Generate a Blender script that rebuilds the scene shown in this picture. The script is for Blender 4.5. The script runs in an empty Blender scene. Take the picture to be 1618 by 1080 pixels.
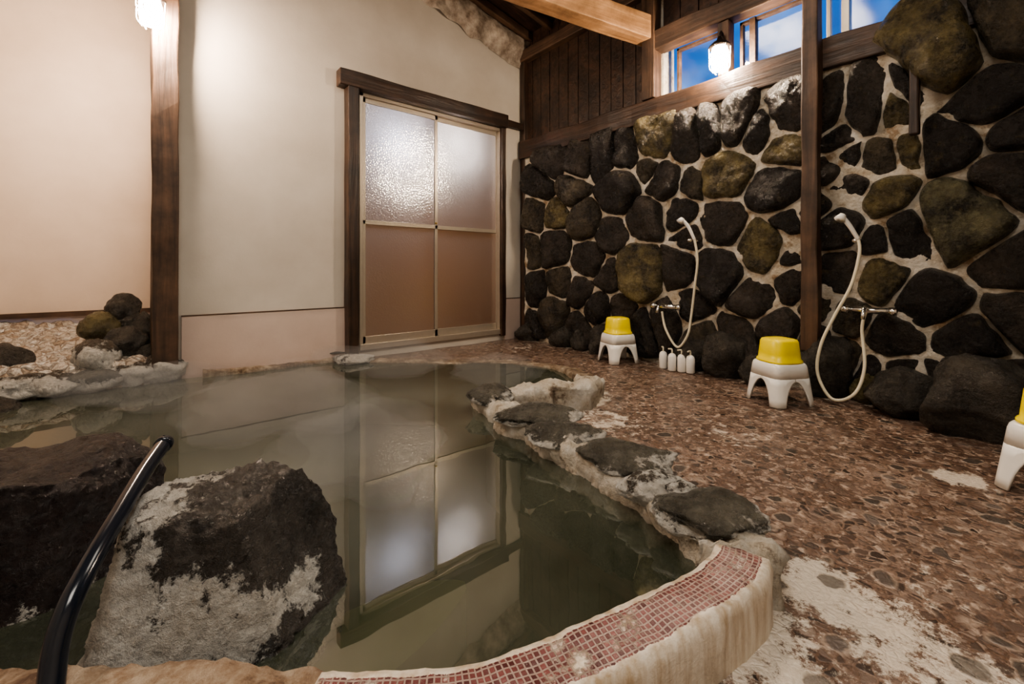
import bpy, math, random, bmesh
from mathutils import Vector, Matrix, noise as mn
random.seed(7)
F=700.0; HZ=425.0; CH=0.75
CX,CY=3.265,3.670
FW=(-.6421,-.7666); RT=(-.7666,.6421)
RZ=math.atan2(.6421,-.7666)
def c2r(X,Y): return (CX+X*RT[0]+Y*FW[0], CY+X*RT[1]+Y*FW[1])
def G(px,py,z=0.0):
    Y=F*(CH-z)/(py-HZ); X=(px-809)/F*Y
    a=c2r(X,Y); return Vector((a[0],a[1],z))
def D(px,py,Y):
    X=(px-809)/F*Y; a=c2r(X,Y); return Vector((a[0],a[1],CH-(py-HZ)*Y/F))
def ray(px): 
    k=(px-809)/F; return (FW[0]+RT[0]*k, FW[1]+RT[1]*k)
def BW(px,py,off=0.0):
    d=ray(px); u=(off-CY)/d[1]; return (CX+d[0]*u, CH-(py-HZ)*u/F)
def RW(px,py,off=0.0):
    d=ray(px); u=(off-CX)/d[0]; return (CY+d[1]*u, CH-(py-HZ)*u/F)
def depth(p):
    return (p[0]-CX)*FW[0]+(p[1]-CY)*FW[1]

# ---------- materials
def nm(name):
    m=bpy.data.materials.new(name); m.use_nodes=True
    nt=m.node_tree; b=nt.nodes['Principled BSDF']; return m,nt,b
def lk(nt,a,b): nt.links.new(a,b)
def coord(nt,kind='Object',scale=(1,1,1)):
    t=nt.nodes.new('ShaderNodeTexCoord'); mp=nt.nodes.new('ShaderNodeMapping')
    mp.inputs['Scale'].default_value=scale
    lk(nt,t.outputs[kind],mp.inputs['Vector']); return mp.outputs['Vector']
def noi(nt,v,scale,detail=4,rough=.55,dist=0):
    n=nt.nodes.new('ShaderNodeTexNoise'); n.inputs['Scale'].default_value=scale
    n.inputs['Detail'].default_value=detail; n.inputs['Roughness'].default_value=rough
    n.inputs['Distortion'].default_value=dist
    lk(nt,v,n.inputs['Vector']); return n.outputs['Fac']
def vor(nt,v,scale,feat='F1',out='Distance',rnd=1):
    n=nt.nodes.new('ShaderNodeTexVoronoi'); n.feature=feat; n.inputs['Scale'].default_value=scale
    n.inputs['Randomness'].default_value=rnd
    lk(nt,v,n.inputs['Vector']); return n.outputs[out]
def ramp(nt,f,stops):
    r=nt.nodes.new('ShaderNodeValToRGB'); e=r.color_ramp.elements
    while len(e)<len(stops): e.new(.5)
    for i,(p,c) in enumerate(stops):
        e[i].position=p; e[i].color=(c[0],c[1],c[2],1) if not isinstance(c,(int,float)) else (c,c,c,1)
    lk(nt,f,r.inputs['Fac']); return r.outputs['Color']
def mix(nt,f,a,b,mode='MIX'):
    m=nt.nodes.new('ShaderNodeMix'); m.data_type='RGBA'; m.blend_type=mode
    for s,v in ((m.inputs[0],f),(m.inputs[6],a),(m.inputs[7],b)):
        if hasattr(v,'links'): lk(nt,v,s)
        elif isinstance(v,(int,float)): s.default_value=v if s.type=='VALUE' else (v,v,v,1)
        else: s.default_value=(v[0],v[1],v[2],1)
    return m.outputs[2]
def mth(nt,op,a,b=0,c=0,clamp=False):
    m=nt.nodes.new('ShaderNodeMath'); m.operation=op; m.use_clamp=clamp
    for i,v in enumerate((a,b,c)):
        if hasattr(v,'links'): lk(nt,v,m.inputs[i])
        else: m.inputs[i].default_value=v
    return m.outputs[0]
def bump(nt,b,h,s=.5,d=.01):
    n=nt.nodes.new('ShaderNodeBump'); n.inputs['Strength'].default_value=s; n.inputs['Distance'].default_value=d
    lk(nt,h,n.inputs['Height']); lk(nt,n.outputs['Normal'],b.inputs['Normal']); return n
def simple(name,col,rough=.5,metal=0,var=.1,scale=20):
    m,nt,b=nm(name); v=coord(nt)
    n=noi(nt,v,scale,3)
    c=mix(nt,n,tuple(x*(1-var) for x in col),tuple(min(1,x*(1+var)) for x in col))
    lk(nt,c,b.inputs['Base Color']); b.inputs['Roughness'].default_value=rough; b.inputs['Metallic'].default_value=metal
    return m
def wood(name,c1,c2,rough=.55):
    m,nt,b=nm(name); v=coord(nt,'Object',(1.2,22,22))
    n=noi(nt,v,1.0,6,.6,.6); v2=coord(nt); n2=noi(nt,v2,4,5,.65)
    c=ramp(nt,n,[(.3,c1),(.7,c2)]); c=mix(nt,ramp(nt,n2,[(.35,0),(.7,.85)]),c,tuple(x*.4 for x in c1))
    lk(nt,c,b.inputs['Base Color']); b.inputs['Roughness'].default_value=rough
    bump(nt,b,n,.6,.012); return m
M_dark=wood('dark_wood',(.018,.011,.008),(.10,.052,.030),.38)
M_mid=wood('brown_wood',(.040,.022,.013),(.18,.10,.058))
M_light=wood('light_lumber',(.35,.18,.08),(.68,.40,.20))
M_plank=wood('plank_wood',(.018,.010,.006),(.095,.044,.024))

def plaster(name,c1,c2,sc=1.3,bs=.15):
    m,nt,b=nm(name); v=coord(nt); n=noi(nt,v,sc,5,.6); n2=noi(nt,v,60,3)
    lk(nt,ramp(nt,n,[(.3,c1),(.7,c2)]),b.inputs['Base Color']); b.inputs['Roughness'].default_value=.75
    bump(nt,b,n2,bs,.004); return m
M_wall=plaster('cream_plaster',(.50,.45,.385),(.64,.59,.52))
M_dado=plaster('pink_dado',(.50,.39,.33),(.64,.52,.45))
M_rough=plaster('rough_plaster',(.12,.08,.055),(.55,.48,.40),9,1)
M_alcove=plaster('warm_plaster',(.60,.47,.36),(.76,.62,.50))

def rockmat(name,attr=False,c=(.03,.026,.022),c2=(.10,.085,.065),crust=0.0,crustcol=(.88,.85,.78),zk=1.4,xk=0):
    m,nt,b=nm(name); v=coord(nt)
    n=noi(nt,v,7,7,.7); n2=noi(nt,v,38,6,.75); 
    if attr:
        a=nt.nodes.new('ShaderNodeAttribute'); a.attribute_name='tone'
        base=mix(nt,ramp(nt,n,[(.35,0),(.62,1)]),a.outputs['Color'],(0.010,.008,.007)); 
        base=mix(nt,ramp(nt,n2,[(.52,0),(.72,.8)]),base,a.outputs['Color'],'ADD')
        n9=noi(nt,v,14,5,.7); base=mix(nt,ramp(nt,n9,[(.58,0),(.70,.28)]),base,(.20,.15,.07))
    else:
        base=ramp(nt,n,[(.35,c),(.7,c2)])
        base=mix(nt,ramp(nt,n2,[(.55,0),(.75,.7)]),base,tuple(x*1.8 for x in c2))
    rough=ramp(nt,n2,[(.3,.14),(.7,.45)])
    if crust>0:
        sp=nt.nodes.new('ShaderNodeSeparateXYZ'); t=nt.nodes.new('ShaderNodeTexCoord')
        lk(nt,t.outputs['Object'],sp.inputs[0])
        big=noi(nt,v,9,8,.75)
        f=mth(nt,'ADD',big,mth(nt,'MULTIPLY',sp.outputs['Z'],-zk))
        if xk: f=mth(nt,'ADD',f,mth(nt,'MULTIPLY',sp.outputs['X'],-xk))
        f=ramp(nt,f,[(.62-crust,0),(.66-crust,1)])
        n3=noi(nt,v,60,6,.75); n4=noi(nt,v,5,4)
        cc=mix(nt,ramp(nt,n3,[(.3,0),(.65,1)]),tuple(x*.55 for x in crustcol),crustcol)
        cc=mix(nt,ramp(nt,n4,[(.5,0),(.75,.4)]),cc,(.50,.40,.28))
        base=mix(nt,f,base,cc)
        rough=mix(nt,f,rough,.7)
        h=mth(nt,'ADD',mth(nt,'MULTIPLY',n2,1.3),mth(nt,'MULTIPLY',f,1.4))
        vv=vor(nt,v,36); h=mth(nt,'ADD',h,mth(nt,'MULTIPLY',mth(nt,'MULTIPLY',vv,f),-1.2))
        h=mth(nt,'ADD',h,mth(nt,'MULTIPLY',mth(nt,'MULTIPLY',n3,f),2.0))
    else: h=mth(nt,'ADD',n2,mth(nt,'MULTIPLY',n,1.5))
    lk(nt,base,b.inputs['Base Color']); lk(nt,rough,b.inputs['Roughness'])
    bump(nt,b,h,.95,.02); return m
M_rockwall=rockmat('wall_rock',True)
M_rock=rockmat('dark_rock',c=(.022,.019,.016),c2=(.08,.068,.052))
M_olive=rockmat('olive_rock',c=(.05,.04,.015),c2=(.20,.16,.07))
M_redrock=rockmat('black_maroon_rock',c=(.008,.005,.005),c2=(.030,.018,.016),crust=.03,zk=1.8)
M_crustrock=rockmat('crusted_rock',c=(.02,.017,.014),c2=(.10,.087,.075),crust=.262,zk=.95,xk=.85)
M_coping=rockmat('coping_rock',c=(.035,.032,.025),c2=(.16,.147,.115),crust=.17,zk=5)
M_whiterock=rockmat('white_crust_rock',c=(.05,.04,.03),c2=(.15,.12,.09),crust=.24,zk=1.6)

def crustmat(name,c1,c2,c3,th=.32,bs=.8):
    m,nt,b=nm(name); v=coord(nt); n=noi(nt,v,8,8,.75); n2=noi(nt,v,55,6,.75); vv=vor(nt,v,40)
    c=ramp(nt,n,[(th,c3),(th+.08,c1),(.62,c2)]); c=mix(nt,mth(nt,'MULTIPLY',n2,.35),c,tuple(x*.5 for x in c1))
    lk(nt,c,b.inputs['Base Color']); b.inputs['Roughness'].default_value=.5
    bump(nt,b,mth(nt,'SUBTRACT',mth(nt,'MULTIPLY',n2,1.6),mth(nt,'MULTIPLY',vv,.5)),bs,.014); return m
M_crust=crustmat('mineral_crust',(.64,.56,.44),(.90,.86,.78),(.16,.10,.06),.37,1)
M_mortar=crustmat('pale_mortar',(.66,.57,.44),(.90,.85,.76),(.34,.22,.12),.37)
M_tan=crustmat('tan_crust',(.36,.24,.15),(.66,.54,.41),(.12,.06,.035),.40)
M_faredge=crustmat('brown_edge_crust',(.22,.15,.09),(.50,.42,.32),(.07,.04,.025),.40)

def floormat():
    m,nt,b=nm('pebble_floor'); v=coord(nt)
    nz=nt.nodes.new('ShaderNodeTexNoise'); nz.inputs['Scale'].default_value=14; nz.inputs['Detail'].default_value=4; lk(nt,v,nz.inputs['Vector'])
    vm=nt.nodes.new('ShaderNodeVectorMath'); vm.operation='MULTIPLY_ADD'
    lk(nt,nz.outputs['Color'],vm.inputs[0]); vm.inputs[1].default_value=(.06,.06,0); lk(nt,v,vm.inputs[2]); w=vm.outputs[0]
    d1=vor(nt,w,13); c1=vor(nt,w,13,out='Color')
    c2=vor(nt,w,42,out='Color'); e2=vor(nt,w,42,'DISTANCE_TO_EDGE')
    sep=nt.nodes.new('ShaderNodeSeparateColor'); lk(nt,c1,sep.inputs[0])
    sep2=nt.nodes.new('ShaderNodeSeparateColor'); lk(nt,c2,sep2.inputs[0])
    big=noi(nt,v,2.2,6,.7); fine=noi(nt,v,70,6,.75); med=noi(nt,v,22,6,.7)
    grout=ramp(nt,big,[(.32,(.10,.058,.038)),(.5,(.20,.122,.085)),(.68,(.42,.30,.23))])
    grout=mix(nt,ramp(nt,fine,[(.35,.8),(.6,0)]),grout,(.055,.032,.022))
    grout=mix(nt,ramp(nt,med,[(.52,0),(.62,.7)]),grout,(.58,.46,.37))
    peb=ramp(nt,sep2.outputs[0],[(0,(.04,.028,.022)),(.5,(.13,.083,.062)),(1,(.29,.215,.17))])
    grout=mix(nt,mth(nt,'MULTIPLY',ramp(nt,e2,[(.06,0),(.14,1)]),mth(nt,'GREATER_THAN',sep2.outputs[1],.30)),grout,peb)
    stone=ramp(nt,sep.outputs[0],[(0,(.022,.018,.015)),(.6,(.068,.053,.045)),(1,(.15,.12,.105))])
    thr=mth(nt,'ADD',mth(nt,'MULTIPLY',sep.outputs[1],.34),.12)
    sel=mth(nt,'GREATER_THAN',sep.outputs[2],.42)
    sm=mth(nt,'MULTIPLY',mth(nt,'MULTIPLY',mth(nt,'SUBTRACT',thr,d1),12,clamp=True),sel,clamp=True)
    rim=mth(nt,'MULTIPLY',mth(nt,'MULTIPLY',mth(nt,'SUBTRACT',mth(nt,'ADD',thr,.09),d1),12,clamp=True),sel,clamp=True)
    grout=mix(nt,mth(nt,'MULTIPLY',rim,.5),grout,(.53,.41,.32))
    col=mix(nt,mth(nt,'MULTIPLY',sm,.92),grout,stone)
    a=nt.nodes.new('ShaderNodeAttribute'); a.attribute_name='dep'
    n5=noi(nt,v,11,9,.82)
    f=mth(nt,'ADD',a.outputs['Fac'],mth(nt,'MULTIPLY',mth(nt,'SUBTRACT',n5,.5),3.2))
    f=ramp(nt,f,[(.45,0),(.66,1)])
    f2=mth(nt,'MULTIPLY',f,mth(nt,'SUBTRACT',1,mth(nt,'MULTIPLY',sm,.75)))
    cr=mix(nt,fine,(.50,.40,.30),(.90,.84,.74))
    col=mix(nt,mth(nt,'MULTIPLY',f2,.9),col,cr)
    lk(nt,col,b.inputs['Base Color'])
    lk(nt,ramp(nt,noi(nt,v,6,5),[(.35,.07),(.65,.34)]),b.inputs['Roughness'])
    h=mth(nt,'ADD',mth(nt,'MULTIPLY',sm,.8),mth(nt,'MULTIPLY',fine,.5))
    h=mth(nt,'ADD',h,mth(nt,'MULTIPLY',ramp(nt,e2,[(0,0),(.2,1)]),.35))
    h=mth(nt,'ADD',h,mth(nt,'MULTIPLY',med,1.2))
    bump(nt,b,h,.6,.013); return m
M_floor=floormat()
def gravelmat():
    m,nt,b=nm('white_gravel'); v=coord(nt); d=vor(nt,v,17,'DISTANCE_TO_EDGE'); c=vor(nt,v,17,out='Color'); n=noi(nt,v,50,5,.7)
    sep=nt.nodes.new('ShaderNodeSeparateColor'); lk(nt,c,sep.inputs[0])
    col=ramp(nt,sep.outputs[0],[(0,(.50,.38,.27)),(.4,(.78,.70,.60)),(1,(.92,.88,.80))])
    col=mix(nt,ramp(nt,d,[(0,0),(.05,1)]),(.36,.26,.18),col)
    col=mix(nt,ramp(nt,n,[(.40,.7),(.55,0)]),col,(.26,.17,.11))
    lk(nt,col,b.inputs['Base Color']); b.inputs['Roughness'].default_value=.6
    bump(nt,b,mth(nt,'ADD',ramp(nt,d,[(0,0),(.25,1)]),mth(nt,'MULTIPLY',n,.9)),1,.03); return m
M_gravel=gravelmat()
def tilemat():
    m,nt,b=nm('mosaic_curb'); t=nt.nodes.new('ShaderNodeTexCoord')
    br=nt.nodes.new('ShaderNodeTexBrick'); br.offset=0
    lk(nt,t.outputs['UV'],br.inputs['Vector'])
    br.inputs['Scale'].default_value=1; br.inputs['Brick Width'].default_value=.0115; br.inputs['Row Height'].default_value=.0115
    br.inputs['Mortar Size'].default_value=.0019; br.inputs['Mortar Smooth'].default_value=.3
    br.inputs['Color1'].default_value=(.07,.014,.014,1); br.inputs['Color2'].default_value=(.21,.065,.06,1)
    br.inputs['Mortar'].default_value=(.34,.25,.21,1)
    v=coord(nt); n=noi(nt,v,11,7,.75); n2=noi(nt,v,80,4,.7)
    uvs=nt.nodes.new('ShaderNodeSeparateXYZ'); lk(nt,t.outputs['UV'],uvs.inputs[0])
    g=nt.nodes.new('ShaderNodeNewGeometry'); sp=nt.nodes.new('ShaderNodeSeparateXYZ'); lk(nt,g.outputs['Normal'],sp.inputs[0])
    top=ramp(nt,sp.outputs['Z'],[(.80,0),(.90,1)])
    band=mth(nt,'LESS_THAN',mth(nt,'ABSOLUTE',mth(nt,'ADD',uvs.outputs[1],mth(nt,'MULTIPLY',mth(nt,'SUBTRACT',n,.5),.03))),.040)
    msk=mth(nt,'MULTIPLY',mth(nt,'MULTIPLY',top,band),ramp(nt,n,[(.36,0),(.46,1)]))
    vs=coord(nt,'Object',(40,40,4)); st=noi(nt,vs,1.2,4)
    cr=ramp(nt,st,[(.3,(.48,.37,.25)),(.6,(.82,.76,.65))])
    cr=mix(nt,mth(nt,'MULTIPLY',n2,.4),cr,(.3,.2,.12))
    lk(nt,mix(nt,msk,cr,br.outputs['Color']),b.inputs['Base Color'])
    b.inputs['Roughness'].default_value=.3
    h=mth(nt,'ADD',mth(nt,'MULTIPLY',mth(nt,'MULTIPLY',br.outputs['Fac'],msk),-1.5),mth(nt,'MULTIPLY',n2,.5))
    bump(nt,b,h,.7,.006); return m
M_tile=tilemat()
def watermat():
    m=bpy.data.materials.new('spring_water'); m.use_nodes=True; nt=m.node_tree; nt.nodes.clear()
    out=nt.nodes.new('ShaderNodeOutputMaterial')
    v=coord(nt); n=noi(nt,v,1.1,4,.5,.5)
    d=nt.nodes.new('ShaderNodeBsdfDiffuse'); lk(nt,ramp(nt,n,[(.35,(.075,.085,.055)),(.65,(.22,.225,.165))]),d.inputs['Color'])
    tr=nt.nodes.new('ShaderNodeBsdfTransparent'); tr.inputs['Color'].default_value=(.50,.55,.38,1)
    m1=nt.nodes.new('ShaderNodeMixShader'); m1.inputs[0].default_value=.55
    lk(nt,d.outputs[0],m1.inputs[1]); lk(nt,tr.outputs[0],m1.inputs[2])
    gl=nt.nodes.new('ShaderNodeBsdfGlossy'); gl.inputs['Roughness'].default_value=.01
    fr=nt.nodes.new('ShaderNodeFresnel'); fr.inputs['IOR'].default_value=2.9
    bp=nt.nodes.new('ShaderNodeBump'); bp.inputs['Strength'].default_value=.04; bp.inputs['Distance'].default_value=.01
    lk(nt,noi(nt,v,5,2),bp.inputs['Height']); lk(nt,bp.outputs[0],gl.inputs['Normal'])
    m2=nt.nodes.new('ShaderNodeMixShader'); lk(nt,fr.outputs[0],m2.inputs[0]); lk(nt,m1.outputs[0],m2.inputs[1]); lk(nt,gl.outputs[0],m2.inputs[2])
    lk(nt,m2.outputs[0],out.inputs['Surface']); return m
M_water=watermat()
M_basin=simple('basin_stone',(.08,.075,.05),.8,0,.7,4)
M_step=simple('submerged_step',(.66,.66,.30),.8,0,.3,6)
M_alu=simple('aluminium',(.50,.44,.36),.35,.6)
M_chrome=simple('chrome',(.75,.74,.70),.18,1)
M_white=simple('white_plastic',(.85,.83,.78),.3,0,.04)
M_cream=simple('cream_hose',(.72,.66,.50),.35,0,.1)
M_yellow=simple('yellow_plastic',(.92,.74,.01),.3,0,.05)
M_black=simple('black_rubber',(.010,.013,.02),.18,0,.2)
M_brass=simple('brass',(.7,.5,.15),.3,1)
M_iron=simple('dark_iron',(.03,.02,.015),.5,.6)
def frost():
    m=bpy.data.materials.new('frosted_glass'); m.use_nodes=True; nt=m.node_tree; nt.nodes.clear()
    out=nt.nodes.new('ShaderNodeOutputMaterial'); v=coord(nt)
    bp=nt.nodes.new('ShaderNodeBump'); bp.inputs['Strength'].default_value=.35; bp.inputs['Distance'].default_value=.004
    lk(nt,vor(nt,v,70),bp.inputs['Height'])
    tl=nt.nodes.new('ShaderNodeBsdfTranslucent'); tl.inputs['Color'].default_value=(.85,.80,.76,1)
    df=nt.nodes.new('ShaderNodeBsdfDiffuse'); df.inputs['Color'].default_value=(.17,.095,.05,1)
    m1=nt.nodes.new('ShaderNodeMixShader'); m1.inputs[0].default_value=.55
    lk(nt,tl.outputs[0],m1.inputs[1]); lk(nt,df.outputs[0],m1.inputs[2])
    gl=nt.nodes.new('ShaderNodeBsdfGlossy'); gl.inputs['Roughness'].default_value=.17; lk(nt,bp.outputs[0],gl.inputs['Normal'])
    m2=nt.nodes.new('ShaderNodeMixShader'); m2.inputs[0].default_value=.25
    lk(nt,m1.outputs[0],m2.inputs[1]); lk(nt,gl.outputs[0],m2.inputs[2]); lk(nt,m2.outputs[0],out.inputs['Surface']); return m
M_frost=frost()
def pane():
    m=bpy.data.materials.new('window_glass'); m.use_nodes=True; nt=m.node_tree; nt.nodes.clear()
    out=nt.nodes.new('ShaderNodeOutputMaterial'); v=coord(nt)
    t=nt.nodes.new('ShaderNodeBsdfTransparent'); g=nt.nodes.new('ShaderNodeBsdfGlossy'); g.inputs['Roughness'].default_value=.1
    m1=nt.nodes.new('ShaderNodeMixShader'); lk(nt,ramp(nt,noi(nt,v,4,2),[(.4,.05),(.6,.12)]),m1.inputs[0])
    lk(nt,t.outputs[0],m1.inputs[1]); lk(nt,g.outputs[0],m1.inputs[2]); lk(nt,m1.outputs[0],out.inputs['Surface']); return m
M_pane=pane()
def emis(name,c,s):
    m=bpy.data.materials.new(name); m.use_nodes=True; nt=m.node_tree; nt.nodes.clear()
    out=nt.nodes.new('ShaderNodeOutputMaterial'); e=nt.nodes.new('ShaderNodeEmission')
    e.inputs[0].default_value=(*c,1); e.inputs[1].default_value=s; lk(nt,e.outputs[0],out.inputs[0]); return m
M_glow=emis('lamp_glow',(1,.78,.60),760)
M_glow2=emis('lamp_glow_cool',(1,.80,.60),520)
def steammat():
    m=bpy.data.materials.new('steam'); m.use_nodes=True; nt=m.node_tree; nt.nodes.clear()
    out=nt.nodes.new('ShaderNodeOutputMaterial'); s=nt.nodes.new('ShaderNodeVolumeScatter')
    s.inputs['Color'].default_value=(1,.98,.95,1); s.inputs['Density'].default_value=1.1; s.inputs['Anisotropy'].default_value=.1
    lk(nt,s.outputs[0],out.inputs['Volume']); return m
M_steam=steammat()

# ---------- mesh helpers
COL=bpy.context.scene.collection
def meta(o,label=None,cat=None,kind=None,group=None):
    if label:o['label']=label
    if cat:o['category']=cat
    if kind:o['kind']=kind
    if group:o['group']=group
    return o
def mk(name,vs,fs,mat,smooth=False,parent=None,loc=None):
    me=bpy.data.meshes.new(name)
    if loc is not None: vs=[Vector(v)-Vector(loc) for v in vs]
    me.from_pydata([tuple(v) for v in vs],[],fs); me.update()
    o=bpy.data.objects.new(name,me); COL.objects.link(o); me.materials.append(mat)
    if smooth: me.polygons.foreach_set('use_smooth',[True]*len(me.polygons))
    if loc is not None:o.location=loc
    if parent:o.parent=parent
    return o
def empty(name,loc=(0,0,0),rz=0):
    o=bpy.data.objects.new(name,None); COL.objects.link(o); o.location=loc; o.rotation_euler=(0,0,rz); o.empty_display_size=.1; return o
def boxvf(x0,x1,y0,y1,z0,z1):
    v=[(x0,y0,z0),(x1,y0,z0),(x1,y1,z0),(x0,y1,z0),(x0,y0,z1),(x1,y0,z1),(x1,y1,z1),(x0,y1,z1)]
    f=[(0,3,2,1),(4,5,6,7),(0,1,5,4),(1,2,6,5),(2,3,7,6),(3,0,4,7)]; return v,f
def multibox(name,boxes,mat,bevel=0,parent=None):
    V=[];Fc=[]
    for b in boxes:
        v,f=boxvf(*b); n=len(V); V+=v; Fc+=[tuple(i+n for i in q) for q in f]
    xs=[Vector(v) for v in V]; c=sum(xs,Vector())/len(xs)
    o=mk(name,V,Fc,mat,loc=c if parent is None else None,parent=parent)
    if bevel:
        m=o.modifiers.new('b','BEVEL'); m.width=bevel; m.segments=2
    return o
def beam(name,p0,p1,w,h,mat,bev=.008,jit=.006):
    p0=Vector(p0);p1=Vector(p1); L=(p1-p0).length
    d=(p1-p0).normalized()
    up=Vector((0,0,1)) if abs(d.z)<.95 else Vector((0,1,0))
    s=up.cross(d).normalized(); u=d.cross(s)
    n=max(2,int(L/.12)); V=[];Fc=[]
    for i in range(n+1):
        x=-L/2+L*i/n
        for a,b in((-1,-1),(1,-1),(1,1),(-1,1)):
            j=jit*mn.noise(Vector((x*3+p0.x*7,a*2.3+p0.y,b*1.7+p0.z)))
            V.append((x,a*(w/2+j),b*(h/2+j)))
    for i in range(n):
        for k in range(4):
            a=i*4+k;b=i*4+(k+1)%4; Fc.append((a,b,b+4,a+4))
    Fc.append((3,2,1,0)); e=n*4; Fc.append((e,e+1,e+2,e+3))
    o=mk(name,V,Fc,mat)
    M=Matrix((( d.x,s.x,u.x,(p0.x+p1.x)/2),(d.y,s.y,u.y,(p0.y+p1.y)/2),(d.z,s.z,u.z,(p0.z+p1.z)/2),(0,0,0,1)))
    o.matrix_world=M
    if bev:
        m=o.modifiers.new('b','BEVEL'); m.width=bev; m.segments=2
        m.limit_method='ANGLE'; m.angle_limit=math.radians(50)
    return o
def catmull(P,step,closed=False):
    P=[Vector(p) for p in P]; out=[]; n=len(P)
    rng=range(n if closed else n-1)
    for i in rng:
        g=lambda k:(P[k%n] if closed else P[max(0,min(n-1,k))])
        a,b,c,d=g(i-1),g(i),g(i+1),g(i+2); m=max(1,int((c-b).length/step))
        for j in range(m):
            t=j/m
            out.append(.5*((2*b)+(c-a)*t+(2*a-5*b+4*c-d)*t*t+(3*b-a-3*c+d)*t**3))
    if not closed: out.append(P[-1])
    return out
def tube(name,P,r,mat,parent=None,step=.02,seg=12,radii=None,cap=True):
    pts=catmull(P,step) if len(P)>2 else [Vector(p) for p in P]
    V=[];Fc=[]; prev=None
    for i,p in enumerate(pts):
        d=(pts[min(i+1,len(pts)-1)]-pts[max(i-1,0)]).normalized()
        if prev is None: s=d.orthogonal().normalized()
        else: s=(prev-d*prev.dot(d)).normalized()
        prev=s; u=d.cross(s)
        rr=r if radii is None else radii(i/(len(pts)-1))
        for k in range(seg):
            a=2*math.pi*k/seg; V.append(p+(s*math.cos(a)+u*math.sin(a))*rr)
    for i in range(len(pts)-1):
        for k in range(seg):
            a=i*seg+k;b=i*seg+(k+1)%seg; Fc.append((a,b,b+seg,a+seg))
    if cap:
        Fc.append(tuple(range(seg))[::-1]); e=(len(pts)-1)*seg; Fc.append(tuple(range(e,e+seg)))
    return mk(name,V,Fc,mat,True,parent)
def lathe(name,prof,mat,parent=None,seg=24,center=(0,0,0),sup=None,smooth=True,closed_top=True):
    V=[];Fc=[]
    for r,z in prof:
        for k in range(seg):
            a=2*math.pi*k/seg
            q=1 if not sup else 1/((abs(math.cos(a))**sup+abs(math.sin(a))**sup)**(1/sup))
            V.append((center[0]+r*q*math.cos(a),center[1]+r*q*math.sin(a),center[2]+z))
    for i in range(len(prof)-1):
        for k in range(seg):
            a=i*seg+k;b=i*seg+(k+1)%seg; Fc.append((a,b,b+seg,a+seg))
    if closed_top:
        e=(len(prof)-1)*seg; Fc.append(tuple(range(e,e+seg))); Fc.append(tuple(range(seg))[::-1])
    return mk(name,V,Fc,mat,smooth,parent)
def boulder(name,loc,rad,seed,mat,rot=0,sub=4,amp=.2,cuts=5,flat=.8,planes=None,rough=0):
    bm=bmesh.new(); bmesh.ops.create_icosphere(bm,subdivisions=sub,radius=1)
    rnd=random.Random(seed); off=Vector((seed*3.1,seed*1.7,seed*.9))
    pl=[(Vector((rnd.uniform(-1,1),rnd.uniform(-1,1),rnd.uniform(-.6,1))).normalized(),rnd.uniform(flat-.1,flat+.12)) for _ in range(cuts)]
    if planes: pl=[(Vector(n).normalized(),d) for n,d in planes]
    for v in bm.verts:
        c=v.co.copy()
        if planes: c*=1.25
        for n,d in pl:
            k=c.dot(n)-d
            if k>0:c-=n*k*.9
        c*=1+amp*mn.noise(c*1.2+off)+amp*.35*mn.noise(c*3.5+off)+amp*.12*mn.noise(c*10+off)+rough*(mn.noise(c*16+off)+.6*mn.noise(c*34+off))
        v.co=Vector((c.x*rad[0],c.y*rad[1],c.z*rad[2]))
    me=bpy.data.meshes.new(name); bm.to_mesh(me); bm.free()
    me.polygons.foreach_set('use_smooth',[True]*len(me.polygons))
    o=bpy.data.objects.new(name,me); COL.objects.link(o); me.materials.append(mat)
    o.location=loc; o.rotation_euler=(0,0,rot); return o

# ---------- room shell
def ceilz(x): return 3.3+.2*x
XR=5.1; YB=5.6
dxL,_=BW(567,300); dxR,_=BW(791,300); _,dtop=BW(567,146); dbot=.09
pxl=3.10
V=[];Fc=[]
def addpoly(poly,y0,y1):
    n=len(poly);b=len(V)
    V.extend([(x,y0,z) for x,z in poly]+[(x,y1,z) for x,z in poly])
    Fc.extend([tuple(b+i for i in range(n)),tuple(b+i for i in range(n,2*n))[::-1]]+[(b+i,b+i+n,b+(i+1)%n+n,b+(i+1)%n) for i in range(n)])
addpoly([(0,-.6),(dxR,-.6),(dxR,ceilz(dxR)),(0,ceilz(0))],-.12,0)
addpoly([(dxL,-.6),(pxl,-.6),(pxl,ceilz(pxl)),(dxL,ceilz(dxL))],-.12,0)
addpoly([(dxR,dtop),(dxL,dtop),(dxL,ceilz(dxL)),(dxR,ceilz(dxR))],-.12,0)
addpoly([(dxR,-.6),(dxL,-.6),(dxL,dbot),(dxR,dbot)],-.12,0)
o=mk('wall_back',V,Fc,M_wall); meta(o,kind='structure')
o=multibox('wall_alcove_side',[(3.02,3.12,-.9,-.12,-.1,4.0)],M_wall); meta(o,kind='structure')
o=multibox('wall_alcove_back',[(3.02,5.2,-1.0,-.85,-.1,4.4)],M_alcove); meta(o,kind='structure')
o=multibox('wall_left',[(XR,XR+.1,-1,YB,-.6,4.4)],M_wall); meta(o,kind='structure')
o=multibox('wall_front',[(-.2,XR+.1,YB,YB+.1,-.6,4.4)],M_wall); meta(o,kind='structure')
lz=.435
o=multibox('baseboard_back',[(dxL+.10,pxl-.04,0,.014,0,lz),(0.02,dxR-.04,0,.014,0,lz)],M_dado,.003); meta(o,kind='structure')
o=multibox('trim_1',[(dxL+.10,pxl-.04,0,.018,lz,lz+.007),(0.02,dxR-.04,0,.018,lz,lz+.007)],M_mid); meta(o,kind='structure')
z1=BW(60,497,-.85)[1]
o=multibox('trim_2',[(3.12,5.05,-.85,-.82,z1-.02,z1+.015)],M_mid); meta(o,kind='structure')
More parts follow.
